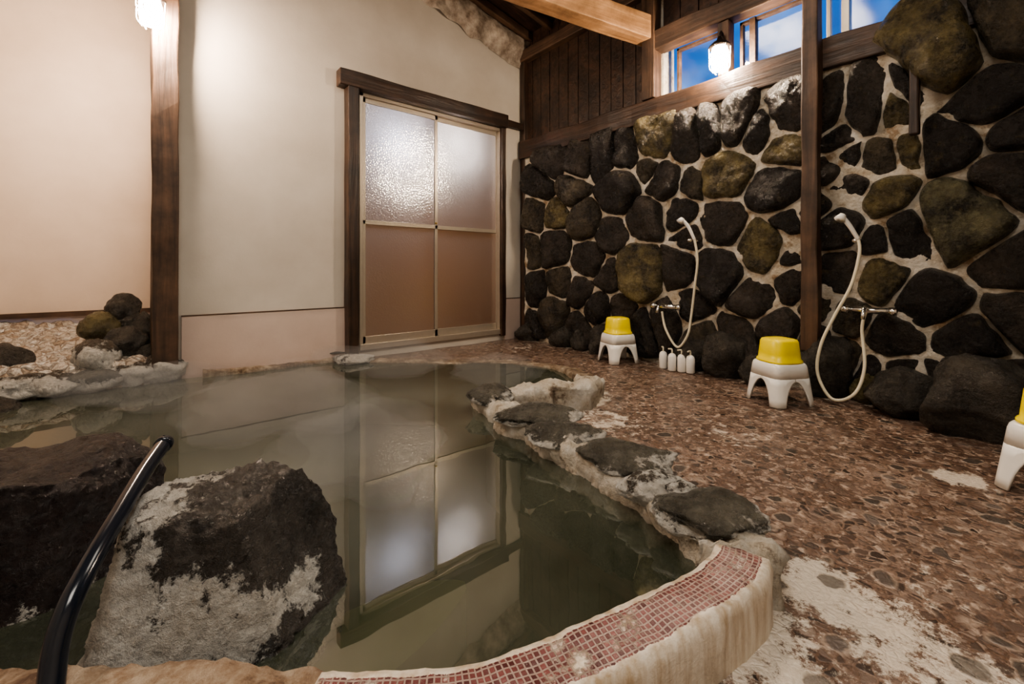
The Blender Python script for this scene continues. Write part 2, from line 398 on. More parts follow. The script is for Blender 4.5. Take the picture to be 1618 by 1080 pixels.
V=[(-.3,-1.2,ceilz(-.3)),(5.3,-1.2,ceilz(5.3)),(5.3,5.8,ceilz(5.3)),(-.3,5.8,ceilz(-.3))]
V+=[(a,b,c+.06) for a,b,c in V]
o=mk('ceiling',V,[(0,1,2,3),(7,6,5,4),(0,4,5,1),(1,5,6,2),(2,6,7,3),(3,7,4,0)],M_plank); meta(o,kind='structure')
for i,y in enumerate((.12,.42,.80,1.25,2.2,3.2,4.3)):
    o=beam('roof_rafter',(.02,y,ceilz(0)-.05),(5.05,y,ceilz(5.05)-.05),.06,.08,M_mid)
    meta(o,'brown sloping timber rafter beneath the dark board ceiling','roof beam',group='sloping roof rafters')
N=60; V=[];Fc=[]
for i in range(N+1):
    x=.0+2.6*i/N
    zl=2.90+.25*x+.05*mn.noise(Vector((x*6,0,3))); zu=ceilz(x)
    for j in range(9):
        t=j/8; V.append((x,.015+.07*math.sin(t*2.2)+.05*mn.noise(Vector((x*5,t*3,1)))+.02*mn.noise(Vector((x*18,t*9,1))),zl+(zu-zl)*t))
for i in range(N):
    for j in range(8):
        a=i*9+j; Fc.append((a,a+1,a+10,a+9))
o=mk('trim_3',V,Fc,M_rough,True); meta(o,kind='structure')

def RP(px,py,h): 
    g=G(px,py,h); return (g.x,g.y,h)
def CP(X,Y,h):
    a=c2r(X,Y); return (a[0],a[1],h)
tile_pts=[CP(-.30,.645,.12),CP(-.16,.645,.12),RP(760,1092,.12),RP(880,1045,.12),RP(1000,992,.12),RP(1100,938,.12),RP(1163,893,.12),RP(1172,868,.12)]
left_pts=[CP(-2.5,1.2,.10),CP(-2.1,.85,.10),CP(-1.5,.70,.10),CP(-.9,.66,.11),CP(-.55,.65,.12),CP(-.30,.645,.12)]
stone_pts=[RP(1172,868,.12),RP(1160,845,.11),RP(1110,815,.10),RP(1045,780,.10),RP(985,740,.10),RP(925,710,.10),RP(875,684,.10),RP(835,658,.10),RP(785,635,.09),RP(768,622,.09),RP(815,612,.12),RP(870,606,.13),RP(920,602,.13),RP(932,594,.11)]
mid_pts=[RP(932,594,.10),RP(885,578,.055),RP(800,570,.045),RP(700,570,.045),RP(620,568,.05),RP(540,566,.055),RP(480,570,.06)]
far_pts=[RP(480,570,.06),(2.55,.13,.06),(2.95,.09,.08)]
back=[(3.3,.02,.1),(4.0,.0,.1),(4.75,.05,.1),(4.9,.4,.1),(4.95,1.0,.1)]
poolpoly=[(p[0],p[1]) for p in catmull(left_pts[:-1]+tile_pts[:-1]+stone_pts[:-1]+mid_pts[:-1]+far_pts+back,.06,True)]
def inside(x,y,P=poolpoly):
    c=False;j=len(P)-1
    for i in range(len(P)):
        if (P[i][1]>y)!=(P[j][1]>y) and x<(P[j][0]-P[i][0])*(y-P[i][1])/(P[j][1]-P[i][1])+P[i][0]: c=not c
        j=i
    return c
def pdist(x,y):
    return math.sqrt(min((x-a)**2+(y-b)**2 for a,b in poolpoly))
st=.04; nx=int(5.1/st); ny=int(5.6/st)
idx={};V=[];Fc=[];dep=[]
gs=[(G(1400,1000),.8,.03),(G(1300,930),.95,.02),(G(1480,1040),.6,.03),(G(1230,1060),.8,.02),(G(1520,757),1.3,.006),(G(960,665),.6,.05),(G(1150,690),.4,.06),(G(820,548),.4,.1),(G(1500,900),.35,.02)]
def gid(i,j):
    if (i,j) not in idx:
        x=i*st;y=j*st; idx[(i,j)]=len(V)
        d=pdist(x,y)
        V.append((x,y,.006*mn.noise(Vector((x*2,y*2,0)))))
        v=max(0,1-d/.22)*.95
        for g,a,s in gs: v=max(v,a*math.exp(-((x-g.x)**2+(y-g.y)**2)/s))
        if x<.40: v=max(v,.65*(1-x/.40))
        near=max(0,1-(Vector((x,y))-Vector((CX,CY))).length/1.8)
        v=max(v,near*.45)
        dep.append(v)
    return idx[(i,j)]
for i in range(nx):
    for j in range(ny):
        if not inside((i+.5)*st,(j+.5)*st) : Fc.append((gid(i,j),gid(i+1,j),gid(i+1,j+1),gid(i,j+1)))
o=mk('floor',V,Fc,M_floor,True); meta(o,kind='structure')
a=o.data.attributes.new('dep','FLOAT','POINT'); a.data.foreach_set('value',dep)

pp=[(x,y) for x,y in poolpoly]
o=mk('pool_water',[(x,y,.035) for x,y in pp],[tuple(range(len(pp)))],M_water)
if o.data.polygons[0].normal.z<0: o.data.flip_normals()
meta(o,'still milky olive hot spring water filling the curved bath','water','stuff')
n=len(pp); V=[(x,y,.0) for x,y in pp]+[(x,y,-.45) for x,y in pp]
o=mk('pool_basin',V,[(i,(i+1)%n,(i+1)%n+n,i+n) for i in range(n)]+[tuple(range(n,2*n))],M_basin); meta(o,'sunken stone basin of the curved hot spring bath','bath')
sp=[CP(-.62,.80,0),CP(-.30,1.08,0),CP(-.12,1.12,0),CP(-.16,.98,0),CP(-.26,.84,0),CP(-.36,.76,0)]
sp=[(p[0],p[1]) for p in catmull(sp,.03,True)]; n=len(sp)
o=mk('submerged_step',[(x,y,-.04) for x,y in sp]+[(x,y,-.45) for x,y in sp],[tuple(range(n))]+[(i,(i+1)%n,(i+1)%n+n,i+n) for i in range(n)],M_step)
meta(o,'olive-yellow stone step lying under the murky water','step')

def sweep(name,pts,width,mat,amp=.0,seed=0,step=.012,prof=None,wob=0):
    P=catmull(pts,step); V=[];Fc=[];uv=[]; L=0
    pr=prof or [(-.5,-.2),(-.5,.2),(-.5,.5),(-.5,.8),(-.44,.97),(-.3,1.0),(-.15,1.0),(0,1.0),(.15,1.0),(.3,1.0),(.44,.97),(.5,.8),(.5,.4),(.5,-1.0)]
    m=len(pr)
    for i,p in enumerate(P):
        d=P[min(i+1,len(P)-1)]-P[max(i-1,0)]; d.z=0; d.normalize(); s=Vector((d.y,-d.x,0))
        if i:L+=(p-P[i-1]).length
        w=width*(1+wob*mn.noise(Vector((L*4,seed,0))))
        for k,(a,h) in enumerate(pr):
            q=Vector((p.x,p.y,0))+s*a*w; q.z=h*p.z
            if amp:
                nn=amp*(mn.noise(Vector((q.x*9,q.y*9,q.z*9+seed)))+.6*mn.noise(q*28)+.4*mn.noise(q*60))
                out=Vector((0,0,1)) if h>.85 else s*(1 if a>0 else -1)
                q+=out*nn
            V.append(q); uv.append((L,a*w))
    for i in range(len(P)-1):
        for k in range(m-1):
            a=i*m+k; Fc.append((a,a+m,a+m+1,a+1))
    Fc.append(tuple(range(m))); Fc.append(tuple(range((len(P)-1)*m,len(P)*m))[::-1])
    o=mk(name,V,Fc,mat,True)
    ul=o.data.uv_layers.new(name='UVMap')
    for l in o.data.loops: ul.data[l.index].uv=uv[l.vertex_index]
    bm=bmesh.new(); bm.from_mesh(o.data); bmesh.ops.recalc_face_normals(bm,faces=bm.faces); bm.to_mesh(o.data); bm.free()
    return o
o=sweep('mosaic_curb',tile_pts,.12,M_tile,.006); meta(o,'raised curved pool curb topped with small maroon mosaic tiles','pool edge')
o=sweep('crusted_curb',left_pts,.13,M_tan,.02,3,wob=.4); meta(o,'low tan mineral-crusted pool curb below the boulders','pool edge')
o=sweep('mineral_curb',stone_pts,.15,M_crust,.034,5,wob=.6); meta(o,'winding pool curb thick with white mineral deposits','pool edge')
o=sweep('brown_curb',mid_pts,.10,M_faredge,.012,6,wob=.5); meta(o,'low brown stained curb at the far pool edge','pool edge')
o=sweep('wall_curb',far_pts,.08,M_faredge,.01,8,wob=.3); meta(o,'narrow brown stained curb beside the plaster wall','pool edge')

for i,(px,py,w,h,mt) in enumerate([(775,622,66,24,0),(852,654,140,34,0),(890,686,120,28,0),(990,720,150,50,0),(1030,768,110,34,1),(1118,806,170,76,0),(520,545,75,14,2),(560,556,60,10,1),(1075,782,60,24,1)]):
    g=G(px,py,.11); Y=depth(g); rx=w/2*Y/F; ry=min(.2,h/2*Y*Y/(F*.62))
    o=boulder('coping_stone',(g.x,g.y,.106 if i not in(6,7) else .06),(rx,max(ry,.04),.042),20+i,[M_coping,M_whiterock,M_rock][mt],RZ,5,.24,3,.8,rough=.03)
    meta(o,['flat grey coping stone with pale crusted edges on the pool curb','small white-crusted stone set on the pool curb','low dark stone resting at the far pool edge'][mt],'stone',group='coping stones on the pool curb')

# foreground rocks
g=c2r(-.615,.93)
o=boulder('crusted_boulder',(g[0],g[1],.07),(.205,.165,.222),4,M_crustrock,RZ,6,.13,7,.72,
 planes=[((0,-.15,1),.84),((.9,-.2,.55),.80),((.4,-1,.55),.80),((-.95,-.3,.20),.90),((-.2,-.9,.7),.90),((0,1,.2),.9)],rough=.036); meta(o,'large dark-topped boulder coated in white mineral crust in the bath','rock')
g=c2r(-1.20,1.06)
o=boulder('maroon_boulder',(g[0],g[1],.085),(.25,.24,.20),9,M_redrock,RZ,6,.15,5,.75,
 planes=[((0,0,1),.95),((1,0,.15),.88),((.6,-.8,.3),.9),((-.5,-.8,.4),.95),((0,-1,.1),.9)],rough=.02); meta(o,'large near-black maroon boulder beside the black hose','rock')
hp=[D(258,702,1.08),D(228,745,.98),D(188,812,.86),D(148,880,.77),D(112,950,.71),D(90,1015,.68),D(80,1090,.655),D(76,1190,.62)]
hz=empty('black_hose')
meta(hz,'thick glossy black rubber hose draped over the pool rocks','hose')
tube('hose_tube',hp,.0165,M_black,hz,.01,20)
tube('hose_collar',[hp[0]+(hp[1]-hp[0])*.05,hp[0]-(hp[1]-hp[0])*.10],.019,M_black,hz,.01,20)

# garden ledge
V=[];Fc=[];nxg,nyg=120,60
for i in range(nxg+1):
    for j in range(nyg+1):
        x=3.13+1.9*i/nxg; y=-.84+.96*j/nyg; t=j/nyg
        z=.38-.20*t**.8+.03*mn.noise(Vector((x*3,y*3,0)))+.025*mn.noise(Vector((x*20,y*20,4)))+.012*mn.noise(Vector((x*45,y*45,4)))
        if t>.93: z-= (t-.93)*3
        V.append((x,y,z))
for i in range(nxg):
    for j in range(nyg):
        a=i*(nyg+1)+j; Fc.append((a,a+nyg+1,a+nyg+2,a+1))
o=mk('gravel_bed',V,Fc,M_gravel,True); meta(o,'sloping bed of pale crusted gravel against the plaster wall','gravel','stuff')
def rockpx(name,px,py,w,h,y,seed,mat,label,group=None,rz=0,**k):
    d=ray(px); u=(y-CY)/d[1]; x=CX+d[0]*u; z=CH-(py-HZ)*u/F
    o=boulder(name,(x,y,z),(w/2*u/F*1.08,w/2*u/F*.9,h/2*u/F*1.1),seed,mat,rz,4,**k); meta(o,label,'rock',group=group); return o
gd=[('garden_rock',195,486,42,40,-.28,31,M_rock),('garden_rock',158,516,50,44,-.22,32,M_olive),('garden_rock',198,540,50,52,-.08,33,M_rock),('garden_rock',226,525,40,56,-.18,34,M_rock),('garden_rock',206,512,38,34,-.25,35,M_rock),
('garden_rock',152,566,54,56,.0,36,M_whiterock),('garden_rock',8,572,56,56,-.1,37,M_rock),('garden_rock',236,560,40,40,-.05,38,M_rock)]
lab={M_rock.name:'dark grey rounded rock piled on the gravel bed',M_olive.name:'mossy olive-brown rock in the gravel pile',M_whiterock.name:'pale crust-covered rock at the gravel bed front'}
for r in gd: rockpx(*r,lab[r[7].name],'garden rocks on the gravel bed')
for i,(px,py,w,h) in enumerate([(258,582,56,36),(215,590,60,36),(150,600,70,36),(85,608,76,36),(20,612,80,38),(-60,620,90,40),(-160,628,110,44)]):
    rockpx('ledge_stone',px,py,w,h,.06,50+i,M_whiterock if i%3!=2 else M_coping,'low white-crusted stone edging the gravel bed above the water','stones edging the gravel bed',amp=.4,rough=.03)
rockpx('dark_pool_rock',-14,652,70,44,.25,70,M_rock,'dark wet rock rising from the bath water')

# posts and door
xa=BW(282,300,.02)[0]; xb=BW(238,300,.12)[0]
o=beam('alcove_post',((xa+xb)/2,.06,.10),((xa+xb)/2,.06,ceilz(3.1)-.02),abs(xb-xa)*.95,.14,M_mid,jit=.012); 
meta(o,'weathered brown square timber post at the plaster wall end','post')
hx0=BW(535,110,.06)[0]; hx1=BW(800,200,.06)[0]; hz_=BW(536,121,.06)[1]
o=beam('trim_4',(hx0,.05,hz_),(hx1,.05,hz_),.10,.13,M_dark); meta(o,kind='structure')
o=beam('trim_5',(hx1,.035,hz_-.0),(.03,.035,hz_),.06,.07,M_dark); meta(o,kind='structure')
jx=BW(556,300,.05)[0]; o=beam('trim_6',(jx,.045,.05),(jx,.045,hz_-.06),.09,.11,M_dark); meta(o,kind='structure')
jx2=BW(796,300,.05)[0]; o=beam('trim_7',(jx2,.03,.05),(jx2,.03,hz_-.06),.06,.05,M_dark); meta(o,kind='structure')
dr=empty('door_1',((dxL+dxR)/2,0,0)); meta(dr,kind='structure')
cx=(dxL+dxR)/2; A=dxL-cx; B=dxR-cx
xm=BW(689,300)[0]-cx
t=.03
multibox('door_frame',[(A-t,A,-.06,.02,dbot,dtop),(B,B+t,-.06,.02,dbot,dtop),(B,A,-.06,.02,dtop-t,dtop),(B,A,-.06,.03,dbot-.02,dbot+.03)],M_alu,.003,dr)
zmid=BW(640,355)[1]
for k,(x0,x1,yy) in enumerate(((B+.005,xm+.02,-.045),(xm-.02,A-t,-.015))):
    zb,zt2=dbot+.03,dtop-t
    multibox('door_sash',[(x0,x0+.03,yy-.012,yy+.012,zb,zt2),(x1-.03,x1,yy-.012,yy+.012,zb,zt2),(x0,x1,yy-.012,yy+.012,zt2-.04,zt2),(x0,x1,yy-.012,yy+.012,zb,zb+.06),(x0,x1,yy-.012,yy+.012,zmid-.018,zmid+.018)],M_alu,.002,dr)
    multibox('door_glass',[(x0+.025,x1-.025,yy-.001,yy+.001,zb+.05,zt2-.03)],M_frost,0,dr)
lathe('door_latch',[(.012,0),(.014,.005),(.008,.012)],M_brass,dr,16,(xm,.0,zmid+.03))
o=multibox('wall_corridor',[(-.1,2.3,-1.6,-1.5,-.1,2.9),(-.2,-.1,-1.6,-.12,-.1,2.9),(2.3,2.4,-1.6,-.12,-.1,2.9),(-.2,2.4,-1.6,-.12,2.9,3.0),(-.2,2.4,-1.6,-.12,-.2,-.1)],M_mid); meta(o,kind='structure')

# ---------- right wall
zb0,zb1=1.95,2.13
def sy(px): return RW(px,300,.05)[0]
s_w0=sy(1052); s_end=sy(1478)
o=multibox('wall_right',[(-.16,-.0,0,YB,-.6,zb1),(-.16,.0,0,s_w0-.05,zb1,3.35),(-.16,.0,s_end,YB,zb1,3.35),(-.16,.0,s_w0-.05,s_end,2.66,3.35)],M_mortar); meta(o,kind='structure')
y=0.02;bx=[]
while y<sy(1018)-.02:
    w=.13; bx.append((.0,.022+.006*random.random(),y,min(y+w-.006,sy(1018)),zb1,3.32)); y+=w
o=multibox('trim_8',bx,M_dark,.003); meta(o,kind='structure')
bx=[]; y=sy(1045)
while y<YB-.1:
    bx.append((.0,.02+.006*random.random(),y,y+.144,2.68,3.32)); y+=.15
o=multibox('trim_9',bx,M_plank,.003); meta(o,kind='structure')
o=beam('wall_sill_beam',(.045,.02,(zb0+zb1)/2),(.045,3.75,(zb0+zb1)/2),.13,zb1-zb0,M_dark,jit=.02); meta(o,'long dark horizontal timber beam above the stone wall','beam')
o=beam('window_header_beam',(.045,s_w0-.14,2.585),(.045,4.2,2.585),.12,.15,M_mid,jit=.015); meta(o,'brown horizontal timber beam above the windows','beam')
o=beam('wall_top_beam',(.05,.02,3.06),(.05,s_w0,3.06),.10,.12,M_mid); meta(o,'short brown beam across the top of the plank panel','beam')
o=beam('corner_post',(.05,.045,0.0),(.05,.045,3.2),.07,.07,M_dark); meta(o,'thin dark timber post in the room corner','post')
yy=sy(1030)
o=beam('window_post',(.06,yy,zb1),(.06,yy,3.25),.11,.12,M_mid); meta(o,'short brown post between plank panel and windows','post')
yy=sy(1147)
o=beam('window_post',(.05,yy,zb1),(.05,yy,2.51),.10,.08,M_mid); meta(o,'short brown post between windows behind the lantern','post')
yp=RW(1283,300,.17)[0]
o=beam('tall_post',(.18,yp,.26),(.18,yp,3.30),.085,.085,M_mid,jit=.01); meta(o,'tall slender brown timber post before the stone wall','post')
yy=sy(1452)
o=beam('short_rail_post',(.17,yy,1.45),(.17,yy,1.95),.04,.04,M_dark); meta(o,'short dark timber strip fixed on the stones below the beam','post')
p0=D(1028,52,3.66); p1=D(700,-65,2.98)
o=beam('roof_crossbeam',p0,p1,.15,.19,M_light); meta(o,'pale sawn lumber crossbeam under the roof','roof beam')
def window(i,a,b):
    w=empty('window_%d'%i,(0,0,0)); meta(w,kind='structure')
    y0,y1=sy(a),sy(b); z0,z1_=zb1,2.51; f=.022
    multibox('window_frame',[(-.06,-.02,y0,y0+f,z0,z1_),(-.06,-.02,y1-f,y1,z0,z1_),(-.06,-.02,y0,y1,z0,z0+f),(-.06,-.02,y0,y1,z1_-f,z1_)]+([(-.06,-.01,(y0*.8+y1*.2)-.02,(y0*.8+y1*.2)+.02,z0,z1_)] if i>1 else []),M_alu if i==3 else M_mid,.003,w)
    multibox('window_glass',[(-.042,-.040,y0+f,y1-f,z0+f,z1_-f)],M_pane,0,w)
window(1,1062,1132); window(2,1162,1276); window(3,1300,1476)

# rocks of wall
seeds=[(875,262,16),(915,265,18),(955,258,18),(990,250,18),(1032,228,20),(860,295,16),(905,300,22),(978,303,32),(1050,290,24),(1020,268,16),(850,335,14),(880,340,20),(925,350,26),(965,370,24),(1020,345,28),(1072,335,24),
(840,400,14),(878,390,24),(930,408,26),(965,435,20),(1010,430,40),(1075,425,28),(845,457,18),(885,447,18),(918,458,18),(945,490,22),(985,490,22),(840,518,18),(877,497,22),(915,525,22),(960,525,18),(1010,520,24),(1052,505,22),
(1092,232,18),(1125,222,20),(1160,212,22),(1192,222,24),(1237,238,30),(1150,278,38),(1217,300,40),(1092,290,20),(1145,352,38),(1210,385,46),(1135,430,38),(1190,470,34),(1250,455,26),(1092,480,24),(1240,350,20),(1230,520,32),(1165,535,32),(1115,540,28),(1255,190,24),(1090,375,18),(1250,400,16),
(1300,190,24),(1325,215,24),(1370,180,30),(1418,175,30),(1340,250,22),(1388,250,28),(1440,235,26),(1345,300,28),(1400,315,34),(1310,270,20),(1325,360,34),(1385,380,28),(1440,370,44),(1330,430,34),(1388,440,38),(1345,500,28),(1470,480,46),(1415,530,36),(1325,570,34),(1370,590,30),(1435,600,38),(1290,330,24),(1290,480,26),(1285,545,28),
(1500,115,46),(1560,150,50),(1600,70,36),(1612,200,34),(1488,225,40),(1520,350,66),(1598,290,44),(1598,410,48),(1525,530,44),(1600,500,40),(1560,620,50),(1480,600,34),(1445,155,20)]
S=[]
for px,py,r in seeds:
    y,z=RW(px,py,.08); d=ray(px); u=(.08-CX)/d[0]
    S.append((y,z,r*u/F*1.1,px,py))
rnd=random.Random(3)
yq=3.85
while yq<5.6:
    zq=.15+rnd.uniform(0,.1)
    while zq<2.6:
        S.append((yq+rnd.uniform(-.06,.06),zq,.15,0,0)); zq+=rnd.uniform(.24,.38)
    yq+=.3
olive={(1010,430),(1150,278),(1210,385),(1237,238),(1520,350),(1500,115),(1032,228),(880,340),(1440,235),(1388,440),(1418,175),(1400,315)}
def clip(poly,n,d):
    out=[]
    for i in range(len(poly)):
        a,b=poly[i],poly[(i+1)%len(poly)]
        da=a[0]*n[0]+a[1]*n[1]-d; db=b[0]*n[0]+b[1]*n[1]-d
        if da<=0: out.append(a)
        if (da<0)!=(db<0) and abs(da-db)>1e-9:
            t=da/(da-db); out.append((a[0]+(b[0]-a[0])*t,a[1]+(b[1]-a[1])*t))
    return out
V=[];Fc=[];tone=[]
for i,(y,z,r,px,py) in enumerate(S):
    ztop=2.0 if y<3.28 else 2.62
    poly=[(.09,.02),(5.5,.02),(5.5,ztop),(.09,ztop)]
    for k,(y2,z2,r2,_,_) in enumerate(S):
        if k==i: continue
        dx,dz=y2-y,z2-z; L=math.hypot(dx,dz)
        if L>1.3 or L<1e-4: continue
        m=(L*L+r*r-r2*r2)/(2*L); m=max(.34*L,min(.66*L,m))
        n=(dx/L,dz/L); poly=clip(poly,n,y*n[0]+z*n[1]+m-.004)
        if len(poly)<3: break
    if len(poly)<3: continue
    R=max(r*2.9,.17)
    for k in range(9):
        a=2*math.pi*k/9+i; n=(math.cos(a),math.sin(a)); poly=clip(poly,n,y*n[0]+z*n[1]+R*rnd.uniform(.85,1.15))
    if len(poly)<3: continue
    for it in range(3):
        q=[]; e=(.15,.24,.25)[it]
        for k in range(len(poly)):
            a,b=poly[k],poly[(k+1)%len(poly)]
            q+= [(a[0]*(1-e)+b[0]*e,a[1]*(1-e)+b[1]*e),(a[0]*e+b[0]*(1-e),a[1]*e+b[1]*(1-e))]
        poly=q
    per=[0]
    for k in range(len(poly)):
        a,b=poly[k],poly[(k+1)%len(poly)]; per.append(per[-1]+math.hypot(b[0]-a[0],b[1]-a[1]))
    M_=44; pts=[];k=0
    for t in range(M_):
        s=per[-1]*t/M_
        while per[k+1]<s:k+=1
        a,b=poly[k],poly[(k+1)%len(poly)]; f=(s-per[k])/max(1e-9,per[k+1]-per[k]); pts.append((a[0]+(b[0]-a[0])*f,a[1]+(b[1]-a[1])*f))
    cy=sum(p[0] for p in pts)/M_; cz=sum(p[1] for p in pts)/M_
    size=per[-1]/6.28; H=.05+min(.13,size*.6)*rnd.uniform(.7,1.1)
    if y>3.25 and z<1.9: H*=1.2
    c=rnd.random()
    tn=(.024,.019,.016) if c<.4 else ((.048,.037,.028) if c<.75 else (.085,.068,.043))
    if (px,py) in olive: tn=(.17,.135,.06)
    if (px,py)==(1520,350): tn=(.165,.15,.085)
    tilt=(rnd.uniform(-.3,.3),rnd.uniform(-.3,.3)); base=len(V)
    rings=[(1.0,-.05),(1.0,.30),(.99,.48),(.965,.64),(.91,.78),(.81,.88),(.65,.95),(.44,.98),(.22,1.0)]
    for rr,hh in rings:
        for p in pts:
            yy=cy+(p[0]-cy)*rr; zz=cz+(p[1]-cz)*rr
            x=H*hh*(1+(tilt[0]*(yy-cy)/size+tilt[1]*(zz-cz)/size)*min(1,hh))
            q=Vector((yy*5,zz*5,i*2.3)); x+= (.045*mn.noise(q)*min(1,hh)+.020*mn.noise(q*3)+.008*mn.noise(q*8))*(1 if hh>0 else 0)
            wq=.012*mn.noise(Vector((yy*14,zz*14,i)))
            V.append((x,yy+wq,zz+wq)); tone.append(tn)
    V.append((H*(1.0)+.02*mn.noise(Vector((cy*5,cz*5,i*2.3))),cy,cz)); tone.append(tn)
    nr=len(rings)
    for a in range(nr-1):
        for k in range(M_):
            k2=(k+1)%M_; Fc.append((base+a*M_+k,base+a*M_+k2,base+(a+1)*M_+k2,base+(a+1)*M_+k))
    for k in range(M_): Fc.append((base+(nr-1)*M_+k,base+(nr-1)*M_+(k+1)%M_,base+nr*M_))
o=mk('wall_right_stones',V,Fc,M_rockwall,True); meta(o,kind='structure')
bm=bmesh.new(); bm.from_mesh(o.data); bmesh.ops.recalc_face_normals(bm,faces=bm.faces); bm.to_mesh(o.data); bm.free()
at=o.data.color_attributes.new('tone','FLOAT_COLOR','POINT')
for i,t in enumerate(tone): at.data[i].color=(*t,1)
V=[];Fc=[];ny_,nz_=260,120
for i in range(ny_+1):
    for j in range(nz_+1):
        y=.08+5.42*i/ny_; z=2.62*j/nz_
        x=.074+.016*mn.noise(Vector((y*9,z*9,0)))+.012*mn.noise(Vector((y*30,z*30,0)))
        V.append((x,y,z))
for i in range(ny_):
    for j in range(nz_):
        y=.08+5.42*i/ny_; z=2.62*j/nz_
        if z>1.98 and y<3.28: continue
        a=i*(nz_+1)+j; Fc.append((a,a+nz_+1,a+nz_+2,a+1))
o=mk('wall_right_mortar',V,Fc,M_mortar,True); meta(o,kind='structure')
for i,(px,pb,w,h,mt) in enumerate([(1120,575,56,62,0),(1165,590,74,80,0),(1195,608,48,50,0),(1232,600,60,50,0),(1325,612,84,88,0),(1432,655,115,75,0),(1555,690,165,130,0),(1018,545,46,40,0),(925,542,48,34,0),(845,536,46,30,0),(962,545,30,30,0),(1385,625,44,46,1)]):
    g=G(px,pb,0); Y=depth(g); rx=w/2*Y/F; hz2=h/2*Y/F
    g.x=max(g.x,.13)
    o=boulder('wall_foot_boulder',(g.x-rx*.1,g.y,hz2*.85),(rx*1.05,rx*.8,hz2*1.1),80+i,[M_rock,M_olive][mt],RZ,4,.25,6,.75,rough=.015)
    meta(o,['dark wet boulder on the floor against the stone wall','olive-brown boulder at the foot of the stone wall'][mt],'rock',group='boulders along the stone wall foot')

# ---------- stools
SC=.92
def make_stool():
    r=empty('bath_stool'); H=.245*SC; ab,at_=.146*SC,.116*SC; n=5
    def rad(a,s): return s/((abs(math.cos(a))**n+abs(math.sin(a))**n)**(1/n))
    def half(z): return ab+(at_-ab)*(z/H)
    zs=.66*H
    seg=64
    def zb(a):
        k=((math.degrees(a)+45)%90)-45
        return 0 if abs(k)>=29 else .60*H*math.sqrt(1-(k/29)**2)
    V=[];Fc=[]
    prof=[(half(zs)-.006,zs,0),(half(zs),zs,0),(half(.9*H),.9*H,0),(at_*.985,.97*H,0),(at_*.93,H,0),(at_*.4,H*.985,0),(.02,H*.98,0)]
    for s,z,_ in prof:
        for k in range(seg): a=2*math.pi*k/seg; q=rad(a,s); V.append((q*math.cos(a),q*math.sin(a),z))
    for i in range(len(prof)-1):
        for k in range(seg):
            a=i*seg+k;b=i*seg+(k+1)%seg; Fc.append((a,b,b+seg,a+seg))
    Fc.append(tuple(range((len(prof)-1)*seg,len(prof)*seg)))
    mk('seat',V,Fc,M_white,True,r)
    for q in range(4):
        V=[];Fc=[];m=24
        for k in range(m+1):
            a=math.radians(q*90+90*k/m)
            z0=zb(a)
            for j in range(5):
                z=z0+(zs+.001-z0)*j/4; s=rad(a,half(z)); V.append((s*math.cos(a),s*math.sin(a),z))
        for k in range(m):
            for j in range(4):
                a=k*5+j; Fc.append((a,a+5,a+6,a+1))
        o=mk('leg',V,Fc,M_white,True,r); md=o.modifiers.new('s','SOLIDIFY'); md.thickness=.008; md.offset=-1
    return r
def copy_thing(src):
    n=src.copy(); COL.objects.link(n)
    for c in src.children:
        k=c.copy(); k.parent=n; COL.objects.link(k)
    return n
def make_bucket():
    r=empty('wash_bowl')
    s=lambda L:[(a*SC*.92,b*SC*1.05) for a,b in L]
    lathe('bowl_body',s([(.110,.0),(.116,.004),(.116,.016),(.109,.020),(.106,.05),(.098,.118),(.090,.130),(.075,.134),(.02,.134)]),M_yellow,r,48,sup=3.2)
    lathe('bowl_rim',s([(.112,-.001),(.1185,.002),(.1185,.012),(.112,.014)]),M_yellow,r,48,sup=3.2,closed_top=False)
    return r
stool=make_stool(); bowl=make_bucket()
pos=[(980,574,.35),(1245,641,.2),(1736,808,.25)]
labs=['beside the shampoo bottles','beside the tall timber post','near the big boulder']
for i,(px,pb,rot) in enumerate(pos):
    g=G(px,pb,0); g2=g+Vector((FW[0],FW[1],0))*.08
    s=stool if i==0 else copy_thing(stool); b=bowl if i==0 else copy_thing(bowl)
    s.location=(g2.x,g2.y,.004); s.rotation_euler=(0,0,RZ+rot); b.location=(g2.x,g2.y,.005+.245*SC); b.rotation_euler=(0,0,RZ+rot)
    meta(s,'white plastic bath stool with arched legs '+labs[i],'stool',group='white bath stools')
    meta(b,'yellow plastic wash bowl upside down on a stool','wash bowl',group='yellow wash bowls')
def make_bottle():
    r=empty('shampoo_bottle')
    lathe('bottle_body',[(.026,0),(.030,.006),(.030,.10),(.024,.118),(.011,.128)],M_white,r,20)
    tube('pump',[(0,0,.126),(0,0,.150),(0,.004,.158),(0,.03,.156)],.006,M_cream,r,.006,8)
    return r
b0=make_bottle()
for i,(px,pb) in enumerate([(1048,582),(1062,586),(1077,588),(1091,590)]):
    b=b0 if i==0 else copy_thing(b0); g=G(px,pb,0); b.location=(g.x,g.y,.004); b.rotation_euler=(0,0,RZ+i*.7)
    meta(b,'small white pump shampoo bottle on the floor by the shower','bottle',group='white shampoo bottles')

